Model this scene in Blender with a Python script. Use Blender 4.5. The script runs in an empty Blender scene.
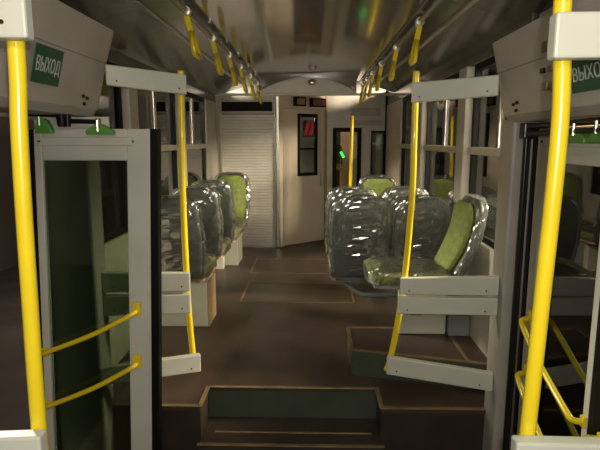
import bpy, math, random
from mathutils import Vector, Matrix, noise
random.seed(7)
S = bpy.context.scene
COL = S.collection
PI = math.pi

# ---------------------------------------------------------------- camera, world, lights, exposure
cd = bpy.data.cameras.new('camera'); cam = bpy.data.objects.new('camera', cd); COL.objects.link(cam)
CH = 1.71
th = math.atan(85/520); ps = math.atan(12/526.9)
fw = Vector((-math.sin(ps)*math.cos(th), math.cos(ps)*math.cos(th), -math.sin(th)))
cam.location = (0, 0, CH)
cam.rotation_euler = fw.to_track_quat('-Z', 'Y').to_euler()
cd.sensor_width = 36; cd.lens = 31.2; cd.clip_start = .02
S.camera = cam
S.view_settings.view_transform = 'Standard'; S.view_settings.look = 'None'
S.view_settings.gamma = 1; S.view_settings.use_curve_mapping = False
S.view_settings.exposure = 0.0

W = bpy.data.worlds.new('night'); S.world = W; W.use_nodes = True
W.node_tree.nodes['Background'].inputs[0].default_value = (1, .82, .62, 1)
W.node_tree.nodes['Background'].inputs[1].default_value = .06

def lamp(name, kind, loc, power, color, size=.1, aim=None, size_y=None, spot=None):
    d = bpy.data.lights.new(name, kind); d.energy = power; d.color = color
    if kind == 'AREA':
        d.size = size
        if size_y: d.shape = 'RECTANGLE'; d.size_y = size_y
    else: d.shadow_soft_size = size
    if spot: d.spot_size = spot; d.spot_blend = .5
    o = bpy.data.objects.new(name, d); COL.objects.link(o); o.location = loc
    if aim: o.rotation_euler = (Vector(aim)-Vector(loc)).to_track_quat('-Z', 'Y').to_euler()
    return o
lamp('phone_flash', 'SPOT', (.03, -.03, 1.745), 50, (1, .95, .84), .012, (0, 4, 1.45), spot=2.2)
lamp('front_fill_light', 'AREA', (-.05, -.75, 2.34), 15, (1, .87, .70), .9, (-.05, 2.6, 1.2), .25)  # added fill from behind the camera, brightens surfaces facing it; no known fixture
lamp('hall_lamp_right', 'AREA', (4.2, 3.0, 3.2), 1300, (1, .82, .62), 1.0, (-.4, 6.6, 1.3))
lamp('hall_wall_fill', 'AREA', (3.0, 8.6, 4.6), 900, (1, .82, .62), .8, (4.6, 11.5, .8))  # added fill that brightens the hall wall seen through the right door
lamp('left_window_fill', 'AREA', (-4.0, 5.0, 3.4), 900, (1, .88, .72), 1.0, (.6, 6.6, 1.5))  # added fill through the left windows, lifts the right end panel

# ---------------------------------------------------------------- materials
def mat(name, col, rough=.5, metal=0, var=.12, scale=6., bump=0., bscale=60., spec=.5, stretch=(1, 1, 1), col2=None, coat=0):
    m = bpy.data.materials.new(name); m.use_nodes = True
    nt = m.node_tree; N = nt.nodes; L = nt.links; b = N['Principled BSDF']
    tc = N.new('ShaderNodeTexCoord'); mp = N.new('ShaderNodeMapping'); mp.inputs['Scale'].default_value = stretch
    L.new(tc.outputs['Object'], mp.inputs[0])
    nz = N.new('ShaderNodeTexNoise'); nz.inputs['Scale'].default_value = scale; nz.inputs['Detail'].default_value = 5
    L.new(mp.outputs[0], nz.inputs['Vector'])
    rp = N.new('ShaderNodeValToRGB')
    c2 = col2 or tuple(c*(1-var) for c in col)
    c1 = col if col2 else tuple(min(1, c*(1+var)) for c in col)
    rp.color_ramp.elements[0].color = (*c2, 1); rp.color_ramp.elements[1].color = (*c1, 1)
    rp.color_ramp.elements[0].position = .35; rp.color_ramp.elements[1].position = .65
    L.new(nz.outputs['Fac'], rp.inputs[0]); L.new(rp.outputs[0], b.inputs['Base Color'])
    b.inputs['Roughness'].default_value = rough; b.inputs['Metallic'].default_value = metal
    b.inputs['Specular IOR Level'].default_value = spec
    b.inputs['Coat Weight'].default_value = coat; b.inputs['Coat Roughness'].default_value = .08
    if bump:
        n2 = N.new('ShaderNodeTexNoise'); n2.inputs['Scale'].default_value = bscale
        L.new(mp.outputs[0], n2.inputs['Vector'])
        bp = N.new('ShaderNodeBump'); bp.inputs['Strength'].default_value = bump; bp.inputs['Distance'].default_value = .01
        L.new(n2.outputs['Fac'], bp.inputs['Height']); L.new(bp.outputs[0], b.inputs['Normal'])
    return m

def film(name, tint, gloss, rough, bump=0, bscale=20, fres=1.5, haze=0):
    """thin transparent sheet: tinted see-through with a fresnel reflection"""
    m = bpy.data.materials.new(name); m.use_nodes = True
    nt = m.node_tree; N = nt.nodes; L = nt.links
    N.remove(N['Principled BSDF']); out = N['Material Output']
    tr = N.new('ShaderNodeBsdfTransparent'); tr.inputs[0].default_value = (*tint, 1)
    gl = N.new('ShaderNodeBsdfGlossy'); gl.inputs['Roughness'].default_value = rough
    gl.inputs[0].default_value = (.95, .95, .95, 1)
    fr = N.new('ShaderNodeFresnel'); fr.inputs[0].default_value = fres
    ad = N.new('ShaderNodeMath'); ad.operation = 'MULTIPLY_ADD'; ad.inputs[1].default_value = 1; ad.inputs[2].default_value = gloss
    ad.use_clamp = True
    mx = N.new('ShaderNodeMixShader')
    L.new(fr.outputs[0], ad.inputs[0]); L.new(ad.outputs[0], mx.inputs[0]); L.new(tr.outputs[0], mx.inputs[1]); L.new(gl.outputs[0], mx.inputs[2])
    L.new(mx.outputs[0], out.inputs[0])
    if haze:
        df = N.new('ShaderNodeBsdfDiffuse'); df.inputs[0].default_value = (.8, .8, .78, 1)
        m2 = N.new('ShaderNodeMixShader'); m2.inputs[0].default_value = haze
        L.new(mx.outputs[0], m2.inputs[1]); L.new(df.outputs[0], m2.inputs[2]); L.new(m2.outputs[0], out.inputs[0])
    if bump:
        tc = N.new('ShaderNodeTexCoord'); nz = N.new('ShaderNodeTexNoise'); nz.inputs['Scale'].default_value = bscale
        nz.inputs['Detail'].default_value = 3; nz.inputs['Distortion'].default_value = 2.5
        L.new(tc.outputs['Object'], nz.inputs['Vector'])
        bp = N.new('ShaderNodeBump'); bp.inputs['Strength'].default_value = bump; bp.inputs['Distance'].default_value = .02
        L.new(nz.outputs['Fac'], bp.inputs['Height'])
        for n in (gl, fr): L.new(bp.outputs[0], n.inputs['Normal'])
    return m

def glow(name, col, k):
    m = bpy.data.materials.new(name); m.use_nodes = True
    b = m.node_tree.nodes['Principled BSDF']; b.inputs['Base Color'].default_value = (*col, 1)
    b.inputs['Emission Color'].default_value = (*col, 1); b.inputs['Emission Strength'].default_value = k
    return m

M = dict(
    yellow=mat('yellow_enamel', (.80, .61, .018), .28, var=.05, coat=.3),
    white=mat('white_laminate', (.54, .55, .48), .45, var=.04),
    cover=mat('cream_plastic', (.42, .395, .36), .42, var=.05, bump=.05, bscale=120),
    leaf=mat('pale_grey_paint', (.56, .56, .50), .45, var=.04),
    pillar=mat('grey_paint', (.34, .33, .30), .5, var=.06),
    wall=mat('pale_wall_laminate', (.46, .44, .39), .45, var=.06),
    shutter=mat('white_slats', (.60, .58, .54), .35, var=.04),
    cabwall=mat('beige_laminate', (.56, .49, .40), .4, var=.05, scale=2),
    ceil=mat('glossy_grey_ceiling', (.17, .15, .125), .13, var=.08, scale=2, bump=.04, bscale=5, spec=.9, coat=.5),
    ceilside=mat('dark_glossy_side_ceiling', (.075, .068, .055), .16, var=.25, scale=3, bump=.06, bscale=6, spec=.8),
    alu=mat('brushed_aluminium', (.55, .53, .48), .3, .9, var=.08),
    chrome=mat('polished_metal', (.42, .41, .38), .16, .85, var=.05),
    rail=mat('grey_rail', (.30, .28, .25), .25, .7, var=.08),
    floor=mat('brown_vinyl', (.066, .044, .032), .34, var=.0, scale=3.0, col2=(.042, .027, .021), bump=.08, bscale=200, stretch=(1.6, .5, 1)),
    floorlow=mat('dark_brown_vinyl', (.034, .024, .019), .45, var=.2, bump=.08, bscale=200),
    riser=mat('dark_green_vinyl', (.050, .064, .044), .4, var=.15, bump=.05, bscale=150),
    nosing=mat('worn_brass_nosing', (.25, .18, .09), .38, .4, var=.2, scale=14),
    black=mat('black_rubber', (.005, .005, .005), .6, var=.2, spec=.15),
    rod=mat('black_metal', (.012, .012, .012), .3, .4, var=.2),
    green=mat('green_plastic', (.10, .32, .05), .4, var=.1),
    sign=mat('sign_green', (.010, .085, .045), .45, var=.06),
    letter=mat('sign_white', (.50, .56, .50), .5, var=.03),
    shell=mat('grey_seat_shell', (.12, .15, .145), .42, var=.08),
    fabric=mat('olive_green_fabric', (.18, .225, .055), .85, var=.18, scale=30, bump=.25, bscale=250),
    tan=mat('tan_cardboard', (.36, .24, .14), .7, var=.1),
    bluegrey=mat('blue_grey_paint', (.20, .23, .23), .5, var=.06),
    screw=mat('dark_screw', (.03, .028, .025), .4, .6),
    dark=mat('dark_display', (.004, .004, .004), .5, spec=.12),
    red=mat('red_cloth', (.35, .012, .015), .7, var=.2, scale=20),
    amber=mat('amber_plastic', (.35, .20, .02), .4),
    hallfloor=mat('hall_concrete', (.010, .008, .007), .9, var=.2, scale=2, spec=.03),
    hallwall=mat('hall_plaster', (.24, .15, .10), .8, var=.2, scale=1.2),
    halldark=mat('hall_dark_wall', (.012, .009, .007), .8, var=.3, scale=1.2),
    column=mat('peach_column', (.62, .42, .29), .7, var=.06),
    wood=mat('brown_wood', (.13, .075, .04), .6, var=.25, scale=5, stretch=(1, 1, 8)),
    glass=film('window_glass', (.86, .87, .83), .03, .02),
    doorglass=film('green_tinted_glass', (.40, .46, .38), .03, .02),
    wrap=film('crinkled_plastic_film', (.93, .93, .92), .16, .13, 0, 30, 1.5, .03),
    redglow=glow('red_lens', (.55, .012, .02), .28), indicator=mat('dim_red_panel', (.16, .055, .045), .4),
    led=glow('green_led', (.05, 1, .18), 1.6),
)

# ---------------------------------------------------------------- mesh helpers
class MB:
    def __init__(s): s.v = []; s.f = []
    def add(s, vs, fs):
        n = len(s.v); s.v += [tuple(v) for v in vs]; s.f += [tuple(i+n for i in f) for f in fs]; return s
    def box(s, x0, x1, y0, y1, z0, z1):
        return s.add([(x, y, z) for z in (z0, z1) for y in (y0, y1) for x in (x0, x1)],
                     [(0, 2, 3, 1), (4, 5, 7, 6), (0, 1, 5, 4), (2, 6, 7, 3), (0, 4, 6, 2), (1, 3, 7, 5)])
    def prism(s, poly, axis, a, b):
        """closed outline extruded along an axis: axis 'x' poly=(y,z), 'y' poly=(x,z), 'z' poly=(x,y)"""
        def p(u, v, w): return {'x': (w, u, v), 'y': (u, w, v), 'z': (u, v, w)}[axis]
        n = len(poly)
        return s.add([p(u, v, a) for u, v in poly]+[p(u, v, b) for u, v in poly],
                     [tuple(range(n-1, -1, -1)), tuple(range(n, 2*n))]+[(i, (i+1) % n, (i+1) % n+n, i+n) for i in range(n)])
    def loft(s, rings, caps=True):
        n = len(rings[0]); fs = []
        for k in range(len(rings)-1):
            for i in range(n): fs.append((k*n+i, k*n+(i+1) % n, (k+1)*n+(i+1) % n, (k+1)*n+i))
        if caps: fs += [tuple(range(n-1, -1, -1)), tuple(range((len(rings)-1)*n, len(rings)*n))]
        return s.add([p for r in rings for p in r], fs)
    def tube(s, pts, r, n=12):
        pts = [Vector(p) for p in pts]; rings = []
        t0 = (pts[1]-pts[0]).normalized()
        u = t0.orthogonal().normalized()
        for i, p in enumerate(pts):
            t = (pts[min(i+1, len(pts)-1)]-pts[max(i-1, 0)]).normalized()
            u = (u-t*u.dot(t)).normalized(); w = t.cross(u)
            rr = r[i] if isinstance(r, (list, tuple)) else r
            rings.append([p+(u*math.cos(a)+w*math.sin(a))*rr for a in (2*PI*k/n for k in range(n))])
        return s.loft(rings)
    def beam(s, a, b, w, h, up=(0, 0, 1)):
        """rectangular bar from a to b, w across, h along up"""
        a = Vector(a); b = Vector(b); t = (b-a).normalized(); x = t.cross(Vector(up)).normalized(); z = x.cross(t)
        return s.loft([[p+x*w/2*i+z*h/2*j for i, j in ((-1, -1), (1, -1), (1, 1), (-1, 1))] for p in (a, b)])
    def xf(s, fn): s.v = [tuple(fn(Vector(v))) for v in s.v]; return s

def wl(o):
    p = Vector((0, 0, 0))
    while o: p += o.location; o = o.parent
    return p
def obj(name, mb, m, parent=None, bevel=0, smooth=False, sub=0, kind=None, label=None, base=None):
    b = wl(parent) if parent else Vector(base or (0, 0, 0))
    me = bpy.data.meshes.new(name)
    me.from_pydata([tuple(Vector(v)-b) for v in mb.v], [], mb.f); me.validate(); me.update()
    import bmesh
    bm = bmesh.new(); bm.from_mesh(me); bmesh.ops.recalc_face_normals(bm, faces=bm.faces); bm.to_mesh(me); bm.free()
    me.materials.append(M[m])
    o = bpy.data.objects.new(name, me); COL.objects.link(o)
    if parent: o.parent = parent
    elif base: o.location = base
    if smooth:
        me.shade_smooth() if hasattr(me, 'shade_smooth') else [setattr(p, 'use_smooth', True) for p in me.polygons]
        if smooth != 'all': me.set_sharp_from_angle(angle=math.radians(40))
    if bevel:
        k = o.modifiers.new('bevel', 'BEVEL'); k.width = bevel; k.segments = 2; k.limit_method = 'ANGLE'
    if sub:
        k = o.modifiers.new('sub', 'SUBSURF'); k.levels = k.render_levels = sub
    if kind: o['kind'] = kind
    if label: o['label'] = label
    return o
def tag(o, label, cat, group=None):
    o['label'] = label; o['category'] = cat
    if group: o['group'] = group
    return o
def thing(name, label, cat, loc, group=None):
    o = bpy.data.objects.new(name, None); COL.objects.link(o); o.location = loc; o.empty_display_size = .1
    return tag(o, label, cat, group)
def setting(name, loc, label=None):
    o = bpy.data.objects.new(name, None); COL.objects.link(o); o.location = loc; o['kind'] = 'structure'
    if label: o['label'] = label
    return o
def dup(root, loc, rotz, label, group=None):
    r = root.copy(); COL.objects.link(r); r.location = loc; r.rotation_euler = (0, 0, rotz); r['label'] = label
    if group: r['group'] = group
    for ch in root.children:
        c = ch.copy(); COL.objects.link(c); c.parent = r
        for g in ch.children:
            d = g.copy(); COL.objects.link(d); d.parent = c
    return r
def bez(pts, n=6):
    """smooth polyline (Catmull-Rom) through the points"""
    P = [Vector(p) for p in pts]; P = [P[0]*2-P[1]]+P+[P[-1]*2-P[-2]]; out = []
    for i in range(1, len(P)-2):
        for k in range(n):
            t = k/n; a, b, c, d = P[i-1:i+3]
            out.append(.5*((2*b)+(c-a)*t+(2*a-5*b+4*c-d)*t*t+(3*b-a-3*c+d)*t**3))
    return out+[P[-2]]
def sring(cx, cy, hx, hy, z, n=24, p=4., axis='z'):
    r = []
    for k in range(n):
        a = 2*PI*k/n; c, s_ = math.cos(a), math.sin(a)
        x = cx+hx*math.copysign(abs(c)**(2/p), c); y = cy+hy*math.copysign(abs(s_)**(2/p), s_)
        r.append((x, y, z) if axis == 'z' else (x, z, y))
    return r

FZ = .36          # raised saloon floor; the entrance floor is z = 0
XL, XR = -1.18, .98
YB = 6.5
XC = -.035

# ================================================================ SETTING
# ---- floors
fl = setting('floor', (0, 0, 0), 'dark brown vinyl floor of the raised saloon')
NX0, NX1, NY, SY = -.57, .36, 2.685, 2.465
poly = [(XL-.08, 7.3), (XL-.08, SY), (NX0, SY), (NX0, NY), (NX1, NY), (NX1, SY), (XR+.08, SY), (XR+.08, 7.3)]
obj('floor_sheet', MB().prism(poly, 'z', FZ-.02, FZ), 'floor', fl)
rb = MB()
rb.box(XL-.08, NX0, SY+.008, SY+.02, 0, FZ-.02); rb.box(NX1, XR+.08, SY+.008, SY+.02, 0, FZ-.02)
rb.box(NX0-.012, NX0, SY+.02, NY, 0, FZ-.02); rb.box(NX1, NX1+.012, SY+.02, NY, 0, FZ-.02)
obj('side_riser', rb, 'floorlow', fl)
obj('step_riser', MB().box(NX0, NX1, NY+.006, NY+.02, .18, FZ-.02), 'riser', fl, label='dark green riser')
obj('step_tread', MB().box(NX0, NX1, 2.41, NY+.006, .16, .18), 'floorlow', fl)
obj('step_riser', MB().box(NX0, NX1, 2.418, 2.43, 0, .16), 'riser', fl)
def strip(x0, y0, x1, y1, z, w=.022, m='nosing', h=.006, nm='nosing'):
    return obj(nm, MB().beam((x0, y0, z+h/2), (x1, y1, z+h/2), w, h), m, fl, bevel=.002)
strip(NX0-.01, NY, NX1+.01, NY, FZ); strip(NX0-.01, 2.418, NX1+.01, 2.418, .18)
strip(-.51, 2.535, .32, 2.535, .18, .012)
strip(XL, SY+.01, NX0, SY+.01, FZ, .024); strip(NX1, SY+.01, XR, SY+.01, FZ, .024)
strip(NX0, SY, NX0, NY, FZ, .024); strip(NX1, SY, NX1, NY, FZ, .024)
def hatch(y0, y1, x0, x1):
    m = MB()
    for a, b in (((x0, y0), (x1, y0)), ((x0, y1), (x1, y1)), ((x0, y0), (x0, y1)), ((x1, y0), (x1, y1))):
        m.beam((*a, FZ+.002), (*b, FZ+.002), .016, .005)
    f = obj('hatch_frame', m, 'nosing', fl, label='thin metal frame of a floor hatch')
    obj('hatch_lid', MB().box(x0+.02, x1-.02, y0+.02, y1-.02, FZ+.0005, FZ+.003), 'floor', f)
hatch(4.215, 4.81, -.60, .36); hatch(5.18, 5.82, -.63, .36)
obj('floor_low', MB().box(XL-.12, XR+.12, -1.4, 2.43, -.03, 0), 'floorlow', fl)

# ---- podium at the right
pod = setting('floor_podium', (0, 0, 0), 'low dark platform with brass edging and green riser')
pp = [(.237, 3.218), (.236, 2.861), (1.02, 2.665), (1.02, 3.218)]
obj('platform', MB().prism(pp, 'z', FZ, .505), 'riser', pod)
obj('platform_top', MB().prism(pp, 'z', .505, .512), 'floor', pod)
for a, b in ((0, 1), (1, 2), (0, 3)):
    obj('edging', MB().beam((*pp[a], .513), (*pp[b], .513), .02, .008), 'nosing', pod)
obj('edging', MB().beam((.862, 3.1, .513), (.862, 2.71, .513), .018, .006), 'nosing', pod)

# ---- side walls
def side_wall(side):
    sg = -1 if side == 'left' else 1
    X = XL if sg < 0 else XR
    w = setting('wall_'+side, (X, 0, 0))
    out = X+sg*.10
    def bx(nm, y0, y1, z0, z1, m='wall', t=None, bev=.004, x_in=None):
        a, b = sorted((X if x_in is None else x_in, out if t is None else t))
        return obj(nm, MB().box(a, b, y0, y1, z0, z1), m, w, bevel=bev)
    pil = [3.42, 4.72, 6.0]
    bx('lower_panel', 2.46, 7.2, -.05 if 0 else FZ, 1.12)
    bx('upper_panel', 2.46, 7.2, 2.16, 2.34, 'ceilside')
    for i, y in enumerate(pil[:2]): bx('window_pillar', y-.085, y+.085, 1.12, 2.16, 'wall', x_in=X-sg*.03, bev=.01)
    bx('end_panel', 5.9, 7.2, 1.12, 2.16, 'cabwall' if sg > 0 else 'wall')
    bx('front_panel', -1.4, .92, -.05, 2.34)
    bx('door_header', .92, 2.46, 1.80, 2.34, x_in=X+sg*.03)
    ys = [(2.46, pil[0]-.085), (pil[0]+.085, pil[1]-.085), (pil[1]+.085, 5.9)]
    return w, ys, X, sg, out
def window(n, y0, y1, X, sg):
    w = setting('window_%d' % n, (X, (y0+y1)/2, 1.12))
    xi, xo = X+sg*.02, X+sg*.06
    a, b = min(xi, xo), max(xi, xo)
    f = MB(); t = .035
    f.box(a, b, y0, y1, 1.12, 1.12+t).box(a, b, y0, y1, 2.16-t, 2.16).box(a, b, y0, y0+t, 1.12+t, 2.16-t).box(a, b, y1-t, y1, 1.12+t, 2.16-t)
    obj('window_frame', f, 'black', w)
    ZT = 1.645
    obj('transom', MB().box(min(X-sg*.012, xo), max(X-sg*.012, xo), y0+t, y1-t, ZT-.022, ZT+.022), 'alu', w, bevel=.004)
    ym = (y0+y1)/2
    obj('sash_stile', MB().tube([((a+b)/2, ym, ZT+.02), ((a+b)/2, ym, 2.16-t)], .02, 14), 'chrome', w, smooth=True)
    for (p, q, r, s_) in ((y0+t, y1-t, 1.12+t, ZT-.022), (y0+t, ym-.018, ZT+.022, 2.16-t), (ym+.018, y1-t, ZT+.022, 2.16-t)):
        xm = (a+b)/2
        obj('pane', MB().box(xm-.002, xm+.002, p, q, r, s_), 'glass', w)
    return w
wn = 1
for side in ('left', 'right'):
    w, ys, X, sg, out = side_wall(side)
    for y0, y1 in ys: window(wn, y0, y1, X, sg); wn += 1
# doorway pillars
def door_pillar(nm, x0, x1, y0, y1, lean):
    mb = MB().box(x0, x1, y0, y1, 0.0, 1.80)
    mb.xf(lambda v: Vector((v.x+lean*(1.7-v.z), v.y, v.z)))
    o = obj(nm, mb, 'pillar', bevel=.012); o['kind'] = 'structure'; return o
door_pillar('trim_1', .885, 1.03, 2.34, 2.50, -.002)
door_pillar('trim_2', -1.25, -1.02, 2.36, 2.50, 0)

# ---- ceiling
ce = setting('ceiling', (0, 0, 0))
def arch(x): return 2.40+.075*(1-((x-XC)/.605)**2)
yj = [-1.4, 1.2, 2.62, 4.02, 5.42, 6.42]
for a, b in zip(yj[:-1], yj[1:]):
    n = 14; mb = MB(); xs = [XC-.605+1.21*i/n for i in range(n+1)]
    low = [(x, arch(x)) for x in xs]; up = [(x, arch(x)+.02) for x in reversed(xs)]
    mb.prism(low+up, 'y', a+.003, b-.003); obj('ceiling_panel', mb, 'ceil', ce, smooth=True)
obj('ceiling_backing', MB().box(-1.3, 1.1, -1.4, 7.3, 2.50, 2.53), 'black', ce)
for sg in (-1, 1):
    x0, x1, x2 = XC+sg*.605, XC+sg*.765, XC+sg*1.14
    for a, b in zip(yj[:-1], yj[1:]):
        obj('side_ceiling_panel', MB().prism([(x0, 2.385), (x1, 2.335), (x1, 2.355), (x0, 2.405)], 'y', a+.003, b-.003), 'ceilside', ce)
        obj('side_ceiling_panel', MB().prism([(x1, 2.345), (x2, 2.235), (x2, 2.255), (x1, 2.365)], 'y', a+.003, b-.003), 'ceilside', ce)
    obj('ceiling_trim', MB().beam((x0, -1.4, 2.39), (x0, 6.42, 2.39), .022, .02), 'rail', ce, bevel=.004)
    obj('ceiling_trim', MB().beam((x1, -1.4, 2.335), (x1, 6.42, 2.335), .026, .022), 'alu', ce, bevel=.004)
# long dark strip down the middle of the ceiling
# arch header over the end wall
n = 16; xs = [XC-.60+1.15*i/n for i in range(n+1)]
arc = [(x, 2.285+.16*(1-((x+.06)/.575)**2)) for x in xs]
hd = obj('trim_3', MB().prism(arc+[(xs[-1], 2.262), (xs[0], 2.262)], 'y', 6.36, 6.42), 'shutter', bevel=.006); hd['kind'] = 'structure'
obj('trim_bar', MB().box(-1.18, .98, 6.38, 6.43, 2.235, 2.262), 'shutter', hd, bevel=.006)
obj('trim_plate', MB().prism([(-.64, 2.262), (.53, 2.262), (.53, 2.5), (-.64, 2.5)], 'y', 6.425, 6.44), 'ceil', hd)
lens = MB().loft([sring(.0, 2.385, .05*k, .035*k, y, 20, 2.4, axis='y') for k, y in ((.6, 6.335), (.9, 6.34), (1, 6.36))])
obj('flash_glint_cap', lens, 'chrome', hd, smooth=True)  # added polished cap that makes the flash highlight on the header, no real fitting

# ---- end wall
wb = setting('wall_back', (0, 6.5, 0))
obj('wall_panel', MB().box(-1.26, -1.13, 6.5, 6.56, FZ, 2.5), 'wall', wb)
obj('wall_panel', MB().box(-1.13, -.45, 6.505, 6.56, 2.03, 2.5), 'wall', wb)
obj('wall_panel', MB().box(-1.13, -.45, 6.56, 6.60, FZ, 2.03), 'black', wb)
obj('corner_post', MB().box(-.45, -.395, 6.46, 6.56, FZ, 2.5), 'alu', wb, bevel=.014)
A, B = Vector((-.395, 6.5)), Vector((.185, 7.0))
def slant(a, b, z0, z1, t=.03, off=0.):
    """panel along the slanted cab wall, a..b are fractions from A to B"""
    d = (B-A).normalized(); nrm = Vector((-d.y, d.x)) * -1
    p, q = A+(B-A)*a+nrm*off, A+(B-A)*b+nrm*off
    return MB().prism([tuple(p), tuple(q), tuple(q-nrm*t), tuple(p-nrm*t)], 'z', z0, z1)
obj('wall_panel', slant(0, .06, FZ, 2.5), 'cabwall', wb)
obj('wall_panel', slant(.06, .97, 2.10, 2.5), 'cabwall', wb)
obj('edge_strip', slant(.97, 1.03, FZ, 2.5, .05, .01), 'tan', wb)
obj('wall_panel', MB().box(.19, .275, 7.0, 7.05, FZ, 2.5), 'wall', wb)
obj('wall_panel', MB().box(.275, .655, 7.0, 7.05, 1.87, 2.5), 'wall', wb)
obj('wall_panel', MB().box(.275, .655, 7.0, 7.05, FZ, .95), 'wall', wb)
obj('wall_panel', MB().box(.655, .78, 7.0, 7.05, FZ, 2.5), 'wall', wb)
obj('wall_panel', MB().box(.78, .96, 7.0, 7.05, 1.83, 2.5), 'wall', wb)
obj('wall_panel', MB().box(.78, .96, 7.0, 7.05, FZ, 1.0), 'wall', wb)
obj('wall_panel', MB().box(.96, 1.06, 7.0, 7.05, FZ, 2.5), 'black', wb)
obj('vent_plate', MB().box(.52, .90, 6.985, 7.0, 2.02, 2.12), 'pillar', wb, bevel=.004)
obj('vent_plate', MB().box(.55, .93, 6.985, 7.0, 1.90, 1.97), 'pillar', wb, bevel=.004)
# cab door with its window
cdr = setting('door_1', (A.x, A.y, FZ), 'beige cab door in slanted end wall with narrow dark window')
for a, b, z0, z1 in ((.065, .36, FZ+.01, 2.095), (.80, .965, FZ+.01, 2.095), (.36, .80, FZ+.01, 1.25), (.36, .80, 2.04, 2.095)):
    obj('door_panel', slant(a, b, z0, z1, .028, .002), 'cabwall', cdr)
fr = MB()
for a, b, z0, z1 in ((.36, .41, 1.25, 2.04), (.75, .80, 1.25, 2.04), (.41, .75, 1.25, 1.29), (.41, .75, 2.0, 2.04), (.41, .75, 1.585, 1.61)):
    k = slant(a, b, z0, z1, .03, .008); fr.add(k.v, k.f)
obj('window_frame', fr, 'black', cdr)
obj('pane', slant(.41, .75, 1.61, 2.0, .004, -.005), 'glass', cdr); obj('pane', slant(.41, .75, 1.29, 1.585, .004, -.005), 'glass', cdr)
obj('door_handle', slant(.86, .90, 1.10, 1.26, .03, .04), 'alu', cdr, bevel=.006)
# glazed rear door
rw = setting('window_7', (.465, 7.0, .95), 'black framed window at the far right of end wall')
f = MB().box(.275, .325, 6.985, 7.03, .95, 1.87).box(.60, .655, 6.985, 7.03, .95, 1.87).box(.325, .60, 6.985, 7.03, 1.815, 1.87).box(.325, .60, 6.985, 7.03, .95, 1.0)
obj('window_frame', f, 'black', rw); obj('pane', MB().box(.325, .60, 7.01, 7.014, 1.0, 1.815), 'glass', rw)
rw2 = setting('window_8', (.87, 7.0, 1.0), 'small dark rounded window in rear right corner')
f = MB().box(.78, .80, 6.985, 7.03, 1.0, 1.83).box(.94, .96, 6.985, 7.03, 1.0, 1.83).box(.80, .94, 6.985, 7.03, 1.80, 1.83).box(.80, .94, 6.985, 7.03, 1.0, 1.03)
obj('window_frame', f, 'black', rw2); obj('pane', MB().box(.80, .94, 7.01, 7.014, 1.03, 1.80), 'doorglass', rw2)
# cab space behind the end wall
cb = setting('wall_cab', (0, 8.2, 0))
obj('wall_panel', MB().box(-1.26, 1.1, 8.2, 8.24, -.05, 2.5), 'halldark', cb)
obj('beige_panel', MB().box(.42, .57, 7.7, 7.75, FZ, 2.3), 'column', cb)
obj('beige_panel', MB().box(.68, .80, 7.7, 7.75, FZ, 2.3), 'column', cb)

# ---- front bulkhead behind the camera, the hall outside
wf = obj('wall_front', MB().box(-1.28, 1.08, -1.44, -1.40, -.03, 2.53), 'wall'); wf['kind'] = 'structure'
gr = obj('ground', MB().box(-7, 7, -4, 13, -.42, -.38), 'hallfloor'); gr['kind'] = 'structure'
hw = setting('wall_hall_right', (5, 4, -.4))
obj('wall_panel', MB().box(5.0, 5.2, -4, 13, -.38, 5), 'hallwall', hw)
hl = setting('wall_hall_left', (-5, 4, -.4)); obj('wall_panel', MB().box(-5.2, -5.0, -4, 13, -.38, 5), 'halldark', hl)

# ================================================================ DOORS
def door_leaf(n, label, P, inner_x0, w, flip=False):
    """double-glazed folding leaf. P(u,v,z)->world: u along the leaf from the thin stile (0) to the wide one (w), v out of the inner face"""
    d = setting('door_%d' % n, P(w/2, 0, 0), label)
    def b(nm, u0, u1, z0, z1, m, v0=-.035, v1=0., bev=.004, par=None, lb=None):
        mb = MB().box(u0, u1, v0, v1, z0, z1); mb.xf(lambda q: P(q.x, q.y, q.z)); return obj(nm, mb, m, par or d, bevel=bev, label=lb)
    b('stile', 0, .034, .04, 1.757, 'leaf'); b('stile', w-.102, w, .04, 1.757, 'leaf')
    b('top_rail', .034, w-.102, 1.622, 1.757, 'leaf'); b('bottom_rail', .034, w-.102, .04, .20, 'leaf')
    b('top_channel', .02, w-.075, 1.685, 1.722, 'leaf', 0, .012)
    b('pane', .034, w-.102, .20, 1.622, 'doorglass', -.020, -.016, 0, lb='green tinted glass pane')
    b('rubber_seal', -.040, 0, .03, 1.757, 'black', -.045, 0); b('rubber_seal', w, w+.036, .03, 1.757, 'black', -.045, .006)
    for (z1, z0) in ((.958, .745), (.708, .485)):
        h = MB().tube([P(q.x, q.y, q.z) for q in bez([(w-.062, .004, z1-.012), (w-.068, .035, z1-.012), (w-.10, .050, z1-.030), (w*.5, .054, (z0+z1)/2-.004), (.05, .050, z0+.020), (.018, .038, z0+.004), (.016, .002, z0)], 5)], .0115, 10)
        ho = obj('handle', h, 'yellow', d, smooth='all', label='slanted yellow tubular handle')
        b('handle_mount', w-.085, w-.045, z1-.035, z1+.03, 'yellow', 0, .014, .004, ho)
        b('handle_mount', .002, .03, z0-.02, z0+.02, 'yellow', 0, .012, .003, ho)
    for u in (.03, w-.07): b('screw', u-.004, u+.004, 1.70, 1.708, 'screw', .012, .016, 0)
    return d
LW = .507
door_leaf(2, 'open pale grey door leaf with yellow handles at left doorway',
          lambda u, v, z: Vector((-1.201+u+.040*(z-1.757), 2.25-v, z)), 0, LW)
RWd = .56
door_leaf(3, 'closed pale grey door leaf at right doorway behind yellow pole',
          lambda u, v, z: Vector((.95-v, 1.678+u, z)), 0, RWd)
door_leaf(4, 'closed door leaf nearer the camera at right doorway',
          lambda u, v, z: Vector((.95-v, 1.60-u, z)), 0, RWd)

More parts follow.
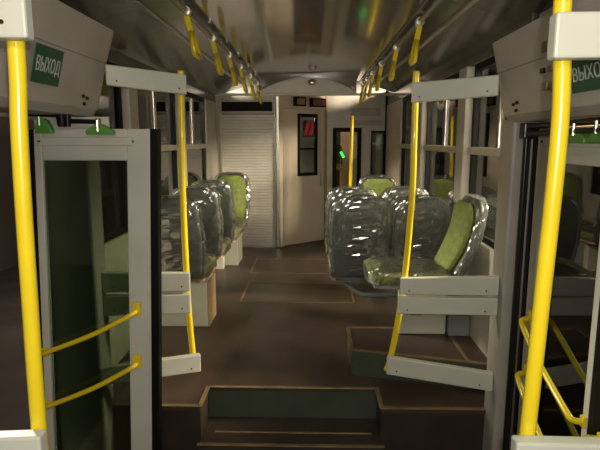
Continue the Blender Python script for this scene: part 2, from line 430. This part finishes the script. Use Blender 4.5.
# door drive housings over the doorways
def housing(sg, xb, zb, xt, zt, label, y1):
    t = thing('door_drive_housing', label, 'housing', (xb, 1.4, zb))
    xo = sg*1.2
    prof = [(xb+sg*.03, zb), (xb, zb+.03), (xb+(xt-xb)*.55, zb+(zt-zb)*.62-.002), (xb+(xt-xb)*.55+sg*.006, zb+(zt-zb)*.62),
            (xb+(xt-xb)*.55, zb+(zt-zb)*.62+.002), (xt, zt), (xo, zt), (xo, zb)]
    obj('cover', MB().prism(prof, 'y', .35, y1), 'cover', t, bevel=.006)
    obj('end_cap', MB().prism([(p[0]+sg*.004, p[1]) for p in prof], 'y', y1, y1+.025), 'pillar', t, bevel=.008)
    def on(y, z):  # point on the sloping face
        k = (z-zb)/(zt-zb); return Vector((xb+(xt-xb)*k, y, z))
    for y, z in ((y1-.13, zb+.07), (y1-.15, zb+.045), (y1-.17, zb+.075), (1.0, zb+.06)):
        p = on(y, z); obj('screw', MB().tube([p+Vector((sg*.004, 0, 0)), p-Vector((sg*.005, 0, 0))], .007, 8), 'screw', t)
    return t, on
hL, onL = housing(-1, -.97, 1.815, -.875, 2.185, 'long cream drive housing above the open left doorway', 2.37)
hR, onR = housing(1, .86, 1.787, .79, 2.13, 'long cream drive housing above the closed right doorway', 2.39)
for y, z, a in ((1.94, 1.90, .02), (1.95, 1.955, .012), (1.87, 1.895, .026), (1.88, 1.955, .016), (1.90, 2.03, .024)):
    p = onR(y, z); obj('switch_plate', MB().box(p.x-.006, p.x+.01, y-a, y+a, z-a*.7, z+a*.7), 'nosing' if a > .015 else 'screw', hR, bevel=.002)
for y, z, a in ((1.70, 1.90, .03), (1.71, 1.97, .02)):
    p = onL(y, z); obj('switch_plate', MB().box(p.x-.01, p.x+.006, y-a, y+a, z-a*.7, z+a*.7), 'nosing', hL, bevel=.002)

# exit signs
def exit_sign(sg, on, y0, y1, z0, z1, label):
    a, b = on(0, z0), on(0, z1)
    up = Vector((b.x-a.x, 0, b.z-a.z)); H = up.length; up.normalize()
    right = Vector((0, 1, 0)) if sg < 0 else Vector((0, -1, 0))
    nrm = right.cross(up)
    ys, ye = (y0, y1) if sg < 0 else (y1, y0)
    o = Vector((a.x, ys, z0))+nrm*.002
    t = thing('exit_sign', label, 'sign', tuple(o))
    w = abs(y1-y0)
    q = lambda u, v, d: o+right*u+up*v+nrm*d
    mb = MB().box(0, w, 0, H, 0, .003); mb.xf(lambda v: q(v.x, v.y, v.z)); obj('sign_plate', mb, 'sign', t)
    cu = bpy.data.curves.new('letters', 'FONT'); cu.body = 'ВЫХОД'; cu.size = .1; cu.extrude = .0006
    fo = bpy.data.objects.new('letters_source', cu); COL.objects.link(fo)
    dg = bpy.context.evaluated_depsgraph_get(); me = bpy.data.meshes.new_from_object(fo.evaluated_get(dg))
    bpy.data.objects.remove(fo)
    vs = [v.co.copy() for v in me.vertices]
    x0, x1_ = min(v.x for v in vs), max(v.x for v in vs); zz0, zz1 = min(v.y for v in vs), max(v.y for v in vs)
    base = wl(t)
    for v in me.vertices:
        u = (v.co.x-x0)/(x1_-x0)*w*.86+w*.07; k = (v.co.y-zz0)/(zz1-zz0)*H*.48+H*.24
        v.co = q(u, k, .0042+v.co.z)-base
    me.materials.clear(); me.materials.append(M['letter'])
    lo = bpy.data.objects.new('lettering', me); COL.objects.link(lo); lo.parent = t
    return t
exit_sign(-1, onL, 1.775, 1.965, 1.905, 2.03, 'green ВЫХОД exit sign on the left cream housing')
exit_sign(1, onR, 1.50, 1.745, 1.858, 1.965, 'green ВЫХОД exit sign on the right cream housing')

# linkages over the door leaves
def linkage(sg, label, shaft):
    X = sg*.99 if sg < 0 else .90
    t = thing('door_linkage', label, 'mechanism', (X, 2.1, 1.757))
    if sg < 0:
        obj('mounting_plate', MB().box(-1.24, -.905, 2.335, 2.35, 1.745, 1.812), 'leaf', t, bevel=.003)
        obj('drive_rod', MB().tube([(-1.40, 2.18, 1.822), (-1.07, 2.20, 1.816)], .011), 'rod', t, smooth=True)
        obj('drive_rod', MB().tube([(-1.05, 2.21, 1.789), (-.905, 2.21, 1.786)], .010), 'rod', t, smooth=True)
        for x, r in ((-1.055, .024), (-1.03, .017)):
            obj('ball_joint', MB().tube([(x, 2.21, 1.766), (x, 2.21, 1.816)], [r*.7, r], 12), 'rod', t, smooth=True)
        obj('lever_pin', MB().tube([(-.90, 2.21, 1.765), (-.90, 2.21, 1.80)], .012, 10), 'nosing', t, smooth=True)
        for x0, x1, pk, zb_, zt in ((-1.172, -1.10, -1.145, 1.737, 1.80), (-.956, -.838, -.90, 1.733, 1.776)):
            obj('release_lever', MB().prism([(x0, zb_), (x1, zb_), (x1, zb_+.014), (pk+.028, zt-.008), (pk+.010, zt), (pk-.014, zt), (x0, zb_+.016)], 'y', 2.205, 2.238), 'green', t, bevel=.004, label='green plastic lever')
            obj('lever_pin', MB().tube([(pk, 2.198, zt-.03), (pk, 2.198, zt+.016)], .005, 8), 'alu', t)
    else:
        obj('drive_rod', MB().tube([(.90, 2.19, 1.765), (.90, 1.40, 1.772)], .012), 'rod', t, smooth=True)
        obj('drive_rod', MB().tube([(.885, 2.19, 1.735), (.885, 1.40, 1.742)], .009), 'rod', t, smooth=True)
        obj('vertical_shaft', MB().tube([(.893, 2.215, .05), (.893, 2.215, 1.775)], .011), 'rod', t, smooth=True)
        obj('vertical_shaft', MB().tube([(.912, 2.235, .05), (.912, 2.235, 1.775)], .008), 'rod', t, smooth=True)
        obj('bearing_block', MB().box(.872, .93, 2.19, 2.245, 1.715, 1.78), 'rod', t, bevel=.006)
        for y, zt in ((1.80, 1.75), (1.66, 1.755)):
            obj('release_lever', MB().prism([(y-.06, 1.700), (y+.06, 1.700), (y+.06, 1.714), (y+.012, zt), (y-.012, zt), (y-.06, 1.716)], 'x', .885, .925), 'green', t, bevel=.004, label='green plastic lever')
            obj('lever_pin', MB().tube([(.88, y, zt-.025), (.88, y, zt+.014)], .006, 8), 'alu', t)
    return t
linkage(-1, 'black rods and green levers above the open left door leaf', False)
linkage(1, 'black rods and green levers above the closed right door leaf', True)

# ================================================================ STANCHION SCREENS
def screen(label, pole, plates, bolts=(.10, .88)):
    base = Vector((pole[-1][0], pole[-1][1], pole[-1][2]))
    t = thing('stanchion_screen', label, 'handrail', tuple(base))
    obj('pole', MB().tube(bez(pole, 6), .0158, 16), 'yellow', t, smooth='all', label='yellow tubular pole')
    for (xa, ya, za0, za1), (xb, yb, zb0, zb1) in plates:
        th_ = .034
        a, b = Vector((xa, ya, 0)), Vector((xb, yb, 0)); d = (b-a).normalized(); nn = Vector((-d.y, d.x, 0))*th_/2
        vs = []
        for p, z0, z1 in ((a, za0, za1), (b, zb0, zb1)):
            for s_ in (-1, 1):
                for z in (z0, z1): q = p+nn*s_; vs.append((q.x, q.y, z))
        mb = MB().add(vs, [(0, 1, 3, 2), (4, 6, 7, 5), (0, 4, 5, 1), (2, 3, 7, 6), (1, 5, 7, 3), (0, 2, 6, 4)])
        pl = obj('board', mb, 'white', t, bevel=.005, label='white laminated board')
        ny = -1 if nn.y < 0 else 1
        for u in bolts:
            c = a.lerp(b, u); zc = (za0+za1)/2*(1-u)+(zb0+zb1)/2*u-.022
            p0 = Vector((c.x, c.y, zc)); f = -nn*ny
            obj('bolt', MB().tube([p0+f*.8, p0+f*1.12], .0042, 8), 'screw', pl)
    return t
screen('yellow pole with white boards at far left of open doorway',
       [(-.626, 2.55, 2.035), (-.627, 2.55, 2.0), (-.631, 2.55, 1.758), (-.638, 2.55, 1.416), (-.631, 2.55, .902), (-.615, 2.55, .60), (-.60, 2.55, FZ+.16)],
       [((-.596, 2.515, 1.921, 2.012), (-.915, 2.36, 1.95, 2.039)), ((-.608, 2.515, .964, 1.057), (-1.02, 2.44, .975, 1.075)),
        ((-.61, 2.515, .849, .948), (-1.02, 2.44, .855, .958)), ((-.570, 2.515, .536, .629), (-1.02, 2.34, .54, .63))])
screen('yellow pole with white boards before the green side seat',
       [(.490, 2.55, 2.03), (.490, 2.55, 1.99), (.491, 2.55, 1.71), (.490, 2.55, 1.419), (.462, 2.55, .962), (.412, 2.55, .61), (.39, 2.55, FZ+.17)],
       [((.468, 2.515, 1.882, 1.973), (.818, 2.365, 1.902, 1.99)), ((.441, 2.515, .952, 1.036), (.885, 2.40, .985, 1.078)),
        ((.434, 2.515, .853, .941), (.885, 2.40, .888, .973)), ((.386, 2.515, .532, .627), (.885, 2.40, .502, .595))])
screen('nearest yellow pole with white boards at the left edge',
       [(-.548, 1.0, 2.39), (-.553, 1.0, 1.885), (-.560, 1.0, 1.748), (-.565, 1.0, 1.594), (-.569, 1.0, 1.391), (-.573, 1.0, 1.106), (-.570, 1.0, .50)],
       [((-.505, .965, 1.888, 1.985), (-.918, .93, 1.888, 1.985)), ((-.545, .965, 1.03, 1.122), (-1.0, .93, 1.03, 1.117)),
        ((-.55, .965, .92, 1.01), (-1.0, .93, .92, 1.01)), ((-.53, .965, .45, .55), (-1.0, .93, .45, .55))])
screen('nearest yellow pole with white boards at the right edge',
       [(.447, 1.0, 2.39), (.451, 1.0, 1.942), (.458, 1.0, 1.855), (.463, 1.0, 1.747), (.461, 1.0, 1.597), (.455, 1.0, 1.398), (.446, 1.0, 1.104), (.425, 1.0, .5)],
       [((.420, .965, 1.85, 1.928), (.83, .96, 1.855, 1.93)), ((.405, .965, 1.03, 1.122), (.90, .96, 1.03, 1.118)),
        ((.40, .965, .92, 1.01), (.90, .96, .92, 1.01)), ((.38, .965, .45, .55), (.90, .96, .45, .55))], (.85,))

# ================================================================ OVERHEAD RAILS AND GRIPS
def over_rail(X, Z, label):
    t = thing('overhead_handrail', label, 'handrail', (X, 4, Z))
    obj('rail', MB().tube([(X, -1.3, Z), (X, 6.36, Z)], .016, 12), 'rail', t, smooth=True)
    for y in (1.2, 2.45, 3.75, 5.05, 6.2):
        obj('bracket', MB().tube([(X, y, Z), (X+(.01 if X > 0 else -.01), y, Z+.075)], .010, 8), 'alu', t, smooth=True)
over_rail(-.632, 2.345, 'long grey overhead rail carrying the left row of grips')
over_rail(.585, 2.345, 'long grey overhead rail carrying the right row of grips')
def make_grip(X, y, Z, label, group):
    t = thing('hanging_grip', label, 'grip', (X, y, Z), group)
    sx = .045 if X < 0 else -.03
    obj('clamp', MB().tube([(X, y-.018, Z), (X, y+.018, Z)], .024, 14), 'alu', t, smooth=True)
    obj('strap', MB().beam((X, y, Z-.02), (X+sx*.55, y, Z-.11), .030, .016, (0, 1, 0)), 'yellow', t, bevel=.004)
    c = Vector((X+sx*.55, y, Z-.10))
    loop = [c+Vector((0, -.012, 0)), c+Vector((sx*.2, -.035, -.045)), c+Vector((sx*.45, -.055, -.10)), c+Vector((sx*.5, -.045, -.112)), c+Vector((sx*.5, .045, -.112)), c+Vector((sx*.45, .055, -.10)), c+Vector((sx*.2, .035, -.045)), c+Vector((0, .012, 0))]
    obj('loop', MB().tube(loop, .0135, 8), 'yellow', t, smooth='all')
    return t
gl_ = 'yellow hanging grips on the left rail'; gr_ = 'yellow hanging grips on the right rail'
ordn = ['nearest', 'second', 'third', 'fourth', 'fifth', 'sixth']
LY = [2.73, 3.42, 4.08, 4.72, 5.40, 6.08]; RY = [2.99, 3.78, 4.57, 5.20, 5.72, 6.16]
g0 = make_grip(-.632, LY[0], 2.345, 'yellow hanging grip on left rail, nearest the camera', gl_)
for i in range(1, 6): dup(g0, (-.632, LY[i], 2.345), 0, 'yellow hanging grip on left rail, %s from the camera' % ordn[i], gl_)
g1 = make_grip(.585, RY[0], 2.345, 'yellow hanging grip on right rail, nearest the camera', gr_)
for i in range(1, 6): dup(g1, (.585, RY[i], 2.345), 0, 'yellow hanging grip on right rail, %s from the camera' % ordn[i], gr_)

# ================================================================ SEATS
def back_rings(hw, t, z0, z1, n=24, grow=0., jit=0., lean=.10, K=12):
    """sections of a bus-seat backrest from bottom to top; the seat faces +y, its back leans to -y"""
    rings = []
    for k in range(K+1):
        u = k/K; z = z0+(z1-z0)*u
        w = hw*(.86+.14*min(1, u*3)) if u < .5 else hw*(1-.10*((u-.5)/.5)**2)
        if u > .86: w *= math.sqrt(max(.10, 1-((u-.86)/.15)**2*.72))
        tt = t*(1 if u < .8 else 1-.45*((u-.8)/.2)**2)
        y = -lean*u*(z1-z0)/.55+.030*math.sin(u*PI)*-1
        ring = sring(0, y, w+grow, tt+grow, z, n, 3.6)
        if jit:
            ring = [Vector(p)+Vector((1, 1, .3))*jit*(noise.noise(Vector(p)*15+Vector((3, 7, grow*50)))+.45*noise.noise(Vector(p)*38)) for p in ring]
        rings.append(ring)
    return rings
def make_seat(label, group, wrap=True, under='tan', shell_col='shell', top=.97, lean=.10):
    t = thing('bus_seat', label, 'seat', (0, 0, 0), group)
    hw = .195
    obj('backrest_shell', MB().loft(back_rings(hw, .030, .40, top, lean=lean)), shell_col, t, smooth='all')
    pad = back_rings(hw*.88, .026, .44, top-.025, lean=lean)
    obj('backrest_pad', MB().loft([[(p[0], p[1]+.028, p[2]) for p in r] for r in pad]), 'fabric', t, smooth='all', label='olive green padded front')
    pan = back_rings(hw*.74, .012, .47, top-.11, lean=lean)
    obj('back_panel', MB().loft([[(p[0], p[1]-.028, p[2]) for p in r] for r in pan]), shell_col, t, smooth='all')
    cu = MB().loft([sring(0, .425+dz, w, h, y, 24, 4, axis='y') for y, w, h, dz in ((.02, .17, .030, 0), (.05, .19, .040, 0), (.22, .195, .042, -.004), (.38, .195, .042, 0), (.43, .195, .036, -.006), (.455, .16, .02, -.012))])
    obj('seat_cushion', cu, 'fabric', t, smooth='all', label='olive green seat cushion')
    pn = MB().loft([sring(0, .372, w, .016, y, 20, 5, axis='y') for y, w in ((-.01, .16), (.03, .19), (.40, .20), (.44, .18))])
    obj('seat_pan', pn, under, t, smooth=True)
    if wrap:
        def crease(p, amp, sd):
            p = Vector(p); q = Vector((p.x*13, p.y*13, p.z*9))+Vector((sd, 2*sd, 0))
            a = abs(noise.noise(q+Vector((noise.noise(q*.6), noise.noise(q*.6+Vector((9, 0, 0))), 0))*1.3)); b = abs(noise.noise(q*2.1+Vector((5, 1, 3))))
            return amp*((1-a)**3+.6*(1-b)**3)+(.0026*noise.noise(p*95+Vector((sd, 0, 0))) if sd else 0)
        rings = back_rings(hw, .034, .37, top+.008, 84, .004, 0, lean, 46); out = []
        for rg in rings:
            c = sum((Vector(p) for p in rg), Vector())/len(rg)
            out.append([Vector(p)+(Vector(p)-c).normalized()*crease(p, .014, 2) for p in rg])
        top_ = out[-1]; c = sum(top_, Vector())/len(top_)
        out.append([c+(p-c)*.55+Vector((0, 0, .008)) for p in top_])
        obj('plastic_wrap', MB().loft(out), 'wrap', t, label='clear crinkled plastic film')
        ys_ = [0, .03, .06]+[.06+.36*k/22 for k in range(1, 23)]+[.45, .475]
        out = []
        for y in ys_:
            k = 1-.25*max(0, (y-.42)/.055)-.12*max(0, (.06-y)/.06)
            rg = [Vector(p) for p in sring(0, .416, .198*k, .052*k*k, y, 64, 4, axis='y')]
            out.append([p+Vector((p.x*.5, 0, math.copysign(.6, p.z-.416))).normalized()*crease(p, .012, 5) for p in rg])
        obj('plastic_wrap', MB().loft(out), 'wrap', t, label='clear crinkled plastic film')
    return t
def add_frame(t, xa, xb, leg=None, o=(0, 0, 0)):
    """grey steel cross tubes under a seat from xa to xb, with a bent brace at the aisle end"""
    d = Vector(o); P = lambda *p: tuple(Vector(p)+d)
    for y in (.10, .36): obj('cross_tube', MB().beam(P(xa, y, .337), P(xb, y, .337), .04, .03), 'bluegrey', t, bevel=.004)
    k = 1 if xb > xa else -1
    obj('brace', MB().tube([P(xa+.02*k, .07, .335), P(xa+.07*k, -.02, .30), P(xa+.13*k, -.05, .275), P(xb, -.05, .27)], .018, 8), 'bluegrey', t, smooth='all')
    if leg is not None:
        for y in (.10, .36): obj('leg', MB().box(leg-.02, leg+.02, y-.02, y+.02, 0, .322).xf(lambda v: v+d), 'bluegrey', t, bevel=.003)
gA = 'film wrapped grey seats by left wall'; gB = 'film wrapped grey seat pairs at right'
s0 = make_seat('grey seat back in clear film beside left screen, nearest of left row', gA); s0.location = (-.94, 3.53, FZ)
s1 = dup(s0, (0, 0, 0), 0, 'grey seat back in clear film, second in the left row', gA)
add_frame(s1, .12, -.21); s1.location = (-.94, 4.25, FZ)
dup(s1, (-.94, 4.93, FZ), 0, 'grey seat back in clear film, third in the left row', gA)
seatF = make_seat('green seat facing the camera beside white roller shutter', None)
seatF.location = (-.93, 5.93, FZ); seatF.rotation_euler = (0, 0, PI)

sA = make_seat('grey film wrapped seat back on the aisle, front right pair', gB, under='bluegrey'); sA.location = (.328, 3.60, FZ)
sB = dup(sA, (0, 0, 0), 0, 'grey film wrapped seat back by window, behind the right yellow pole', gB)
sB.location = (.748, 3.60, FZ)
dup(sA, (.322, 4.30, FZ), 0, 'grey film wrapped aisle seat just behind the front right pair', gB)
dup(sB, (.745, 4.30, FZ), 0, 'dark film wrapped window seat behind the front right pair', gB)
sG = dup(seatF, (0, 0, 0), 0, 'green seat top facing camera beyond the right grey seats')
add_frame(sG, .10, -.15, 0.0); sG.location = (.70, 5.45, FZ); sG.rotation_euler = (0, 0, PI)
for y, w_ in ((3.60, 'under the front right pair of grey seats'), (4.30, 'under the second right pair of grey seats')):
    t = thing('steel_underframe', 'grey tubular steel frame '+w_, 'frame', (.22, y, FZ))
    add_frame(t, .22, .975, .90, (0, y, FZ))
# side-facing seat on the podium
sd = make_seat('green side seat facing the aisle on the dark platform', None, under='bluegrey', top=.865, lean=.175)
sd.location = (.80, 3.06, .512); sd.rotation_euler = (0, 0, PI/2)

# pedestals
def pedestal(nm, label, cat, x0, x1, y0, y1, z0, z1, side_m=None, m='white'):
    t = thing(nm, label, cat, ((x0+x1)/2, (y0+y1)/2, z0))
    obj('body', MB().box(x0, x1, y0, y1, z0, z1), m, t, bevel=.006)
    if side_m: obj('side_panel', MB().box(x1, x1+.012, y0+.004, y1, z0, z1), side_m, t, bevel=.002, label='tan side panel')
    return t
pedestal('seat_pedestal', 'white box with tan side under nearest left seat', 'box', -1.16, -.757, 3.62, 3.90, FZ, FZ+.335, 'tan')
pedestal('seat_pedestal', 'low white box at left wall between grey seats and end seat', 'box', -1.16, -.93, 5.33, 5.42, FZ, FZ+.335)
pedestal('seat_pedestal', 'white box under the green seat beside roller shutter', 'box', -1.16, -.80, 5.50, 5.86, FZ, FZ+.335)
pb = pedestal('seat_pedestal', 'white box with small vent on platform under side seat', 'box', .548, .835, 3.11, 3.20, .514, .514+.335)
obj('vent', MB().box(.62, .68, 3.10, 3.112, .635, .65), 'pillar', pb)
pedestal('heater_box', 'blue grey box on platform beside the right wall', 'box', .845, .975, 3.08, 3.20, .514, .70, m='bluegrey')

# ================================================================ END WALL THINGS
t = thing('roller_shutter', 'white ribbed roller shutter in the end wall', 'shutter', (-.79, 6.5, FZ))
z = FZ+.012; mb = MB(); N_ = 46; hgt = (2.02-z)/N_
for i in range(N_):
    a = z+i*hgt
    mb.prism([(6.501, a+.002), (6.497, a+.007), (6.495, a+hgt*.5), (6.497, a+hgt-.005), (6.501, a+hgt), (6.53, a+hgt), (6.53, a+.002)], 'x', -1.115, -.462)
obj('slats', mb, 'shutter', t, kind='stuff')
obj('guide_rail', MB().box(-1.135, -1.113, 6.48, 6.53, FZ, 2.03), 'alu', t, bevel=.003)
obj('guide_rail', MB().box(-.464, -.450, 6.48, 6.53, FZ, 2.03), 'alu', t, bevel=.003)
obj('bottom_bar', MB().box(-1.113, -.464, 6.492, 6.53, FZ, FZ+.014), 'alu', t)
t = thing('destination_display', 'long black display panel above the roller shutter', 'display', (-.795, 6.5, 2.06))
obj('display_housing', MB().box(-1.108, -.488, 6.485, 6.505, 2.058, 2.170), 'black', t, bevel=.004)
obj('display_glass', MB().box(-1.095, -.50, 6.480, 6.486, 2.068, 2.160), 'dark', t)
def on_slant(nm, label, cat, a, b, z0, z1, m, t_=.05, inset=None):
    p = A+(B-A)*((a+b)/2); t = thing(nm, label, cat, (p.x, p.y, z0))
    obj('case', slant(a, b, z0, z1, t_, t_), m, t, bevel=.004)
    if inset: obj('face', slant(a+.03, b-.03, z0+.018, z1-.018, .004, t_+.003), inset, t)
on_slant('indicator_box', 'dark square indicator box above the cab door', 'indicator', .27, .50, 2.13, 2.24, 'black', inset='nosing')
on_slant('indicator_box', 'reddish indicator box above right side of cab door', 'indicator', .62, .94, 2.13, 2.24, 'black', inset='indicator')
# red bundle behind the cab door window
t = thing('red_lamp', 'red lights glowing behind the cab door window', 'lamp', (-.01, 7.05, 1.76))
obj('lamp_holder', MB().box(-.125, .10, 7.06, 7.09, 1.75, 1.965), 'black', t, bevel=.005)
for x in (-.085, -.02, .045):
    obj('lamp_lens', MB().loft([sring(x+.010*k, 7.045, .026*s_, .018, 1.768+k*.045, 14, 2.6) for k, s_ in enumerate((.8, 1, .85, 1, .7))]), 'redglow', t, smooth='all')
t = thing('signal_lamp', 'small glowing green lamp in the far right window', 'lamp', (.40, 7.10, 1.45))
obj('lamp_body', MB().loft([sring(.36, 7.14, r, r, z_, 16, 2.2) for r, z_ in ((.03, 1.28), (.055, 1.33), (.06, 1.50), (.05, 1.62), (.02, 1.66))]), 'rod', t, smooth='all')
obj('lamp_lens', MB().loft([sring(.405, y_, 1 and .018*k, .04*k, 1.52, 14, 2.2) for k, y_ in ((.6, 7.068), (1, 7.075), (1, 7.10))]) if 0 else
    MB().tube([(.385, 7.075, 1.555), (.43, 7.075, 1.475)], .018, 12), 'led', t, smooth=True)
obj('amber_cap', MB().tube([(.36, 7.07, 1.35), (.36, 7.10, 1.35)], .045, 16), 'amber', t, smooth=True)
t = thing('rear_pole', 'slim yellow pole standing before the far right window', 'handrail', (.445, 6.0, FZ))
obj('pole', MB().tube([(.440, 6.0, FZ), (.445, 6.0, 1.2), (.453, 6.0, 1.82), (.455, 6.0, 1.98)], .018, 12), 'yellow', t, smooth='all')
obj('base_flange', MB().tube([(.44, 6.0, FZ), (.44, 6.0, FZ+.012)], .04, 16), 'yellow', t, smooth=True)

# ================================================================ OUTSIDE
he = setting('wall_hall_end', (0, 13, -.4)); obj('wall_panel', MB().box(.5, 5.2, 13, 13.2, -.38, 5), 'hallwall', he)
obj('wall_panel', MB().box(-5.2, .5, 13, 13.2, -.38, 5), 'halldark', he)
for x, y, lb in ((4.25, 12.2, 'peach hall column seen beside the right doorway pillar'), (2.55, 12.4, 'peach hall column seen between the right window pillars')):
    t = thing('column', lb, 'column', (x, y, -.38))
    obj('shaft', MB().box(x-.17, x+.17, y-.17, y+.17, -.30, 4.5), 'column', t, bevel=.02)
    obj('plinth', MB().box(x-.25, x+.25, y-.25, y+.25, -.38, -.30), 'column', t, bevel=.02)
t = thing('workbench', 'brown wooden bench in the hall behind right door glass', 'bench', (3.6, 7.6, -.38))
obj('bench_top', MB().box(3.1, 4.1, 6.6, 8.8, .95, 1.02), 'wood', t, bevel=.01)
for x in (3.2, 4.0):
    for y in (6.7, 8.7): obj('leg', MB().box(x-.05, x+.05, y-.05, y+.05, -.38, .95), 'wood', t)
t = thing('crate', 'dark crate standing on the hall bench outside', 'crate', (3.6, 7.4, 1.02))
obj('crate_body', MB().box(3.3, 3.9, 7.0, 7.8, 1.02, 1.34), 'halldark', t, bevel=.01)
obj('crate_lid', MB().box(3.28, 3.92, 6.98, 7.82, 1.34, 1.38), 'wood', t, bevel=.01)
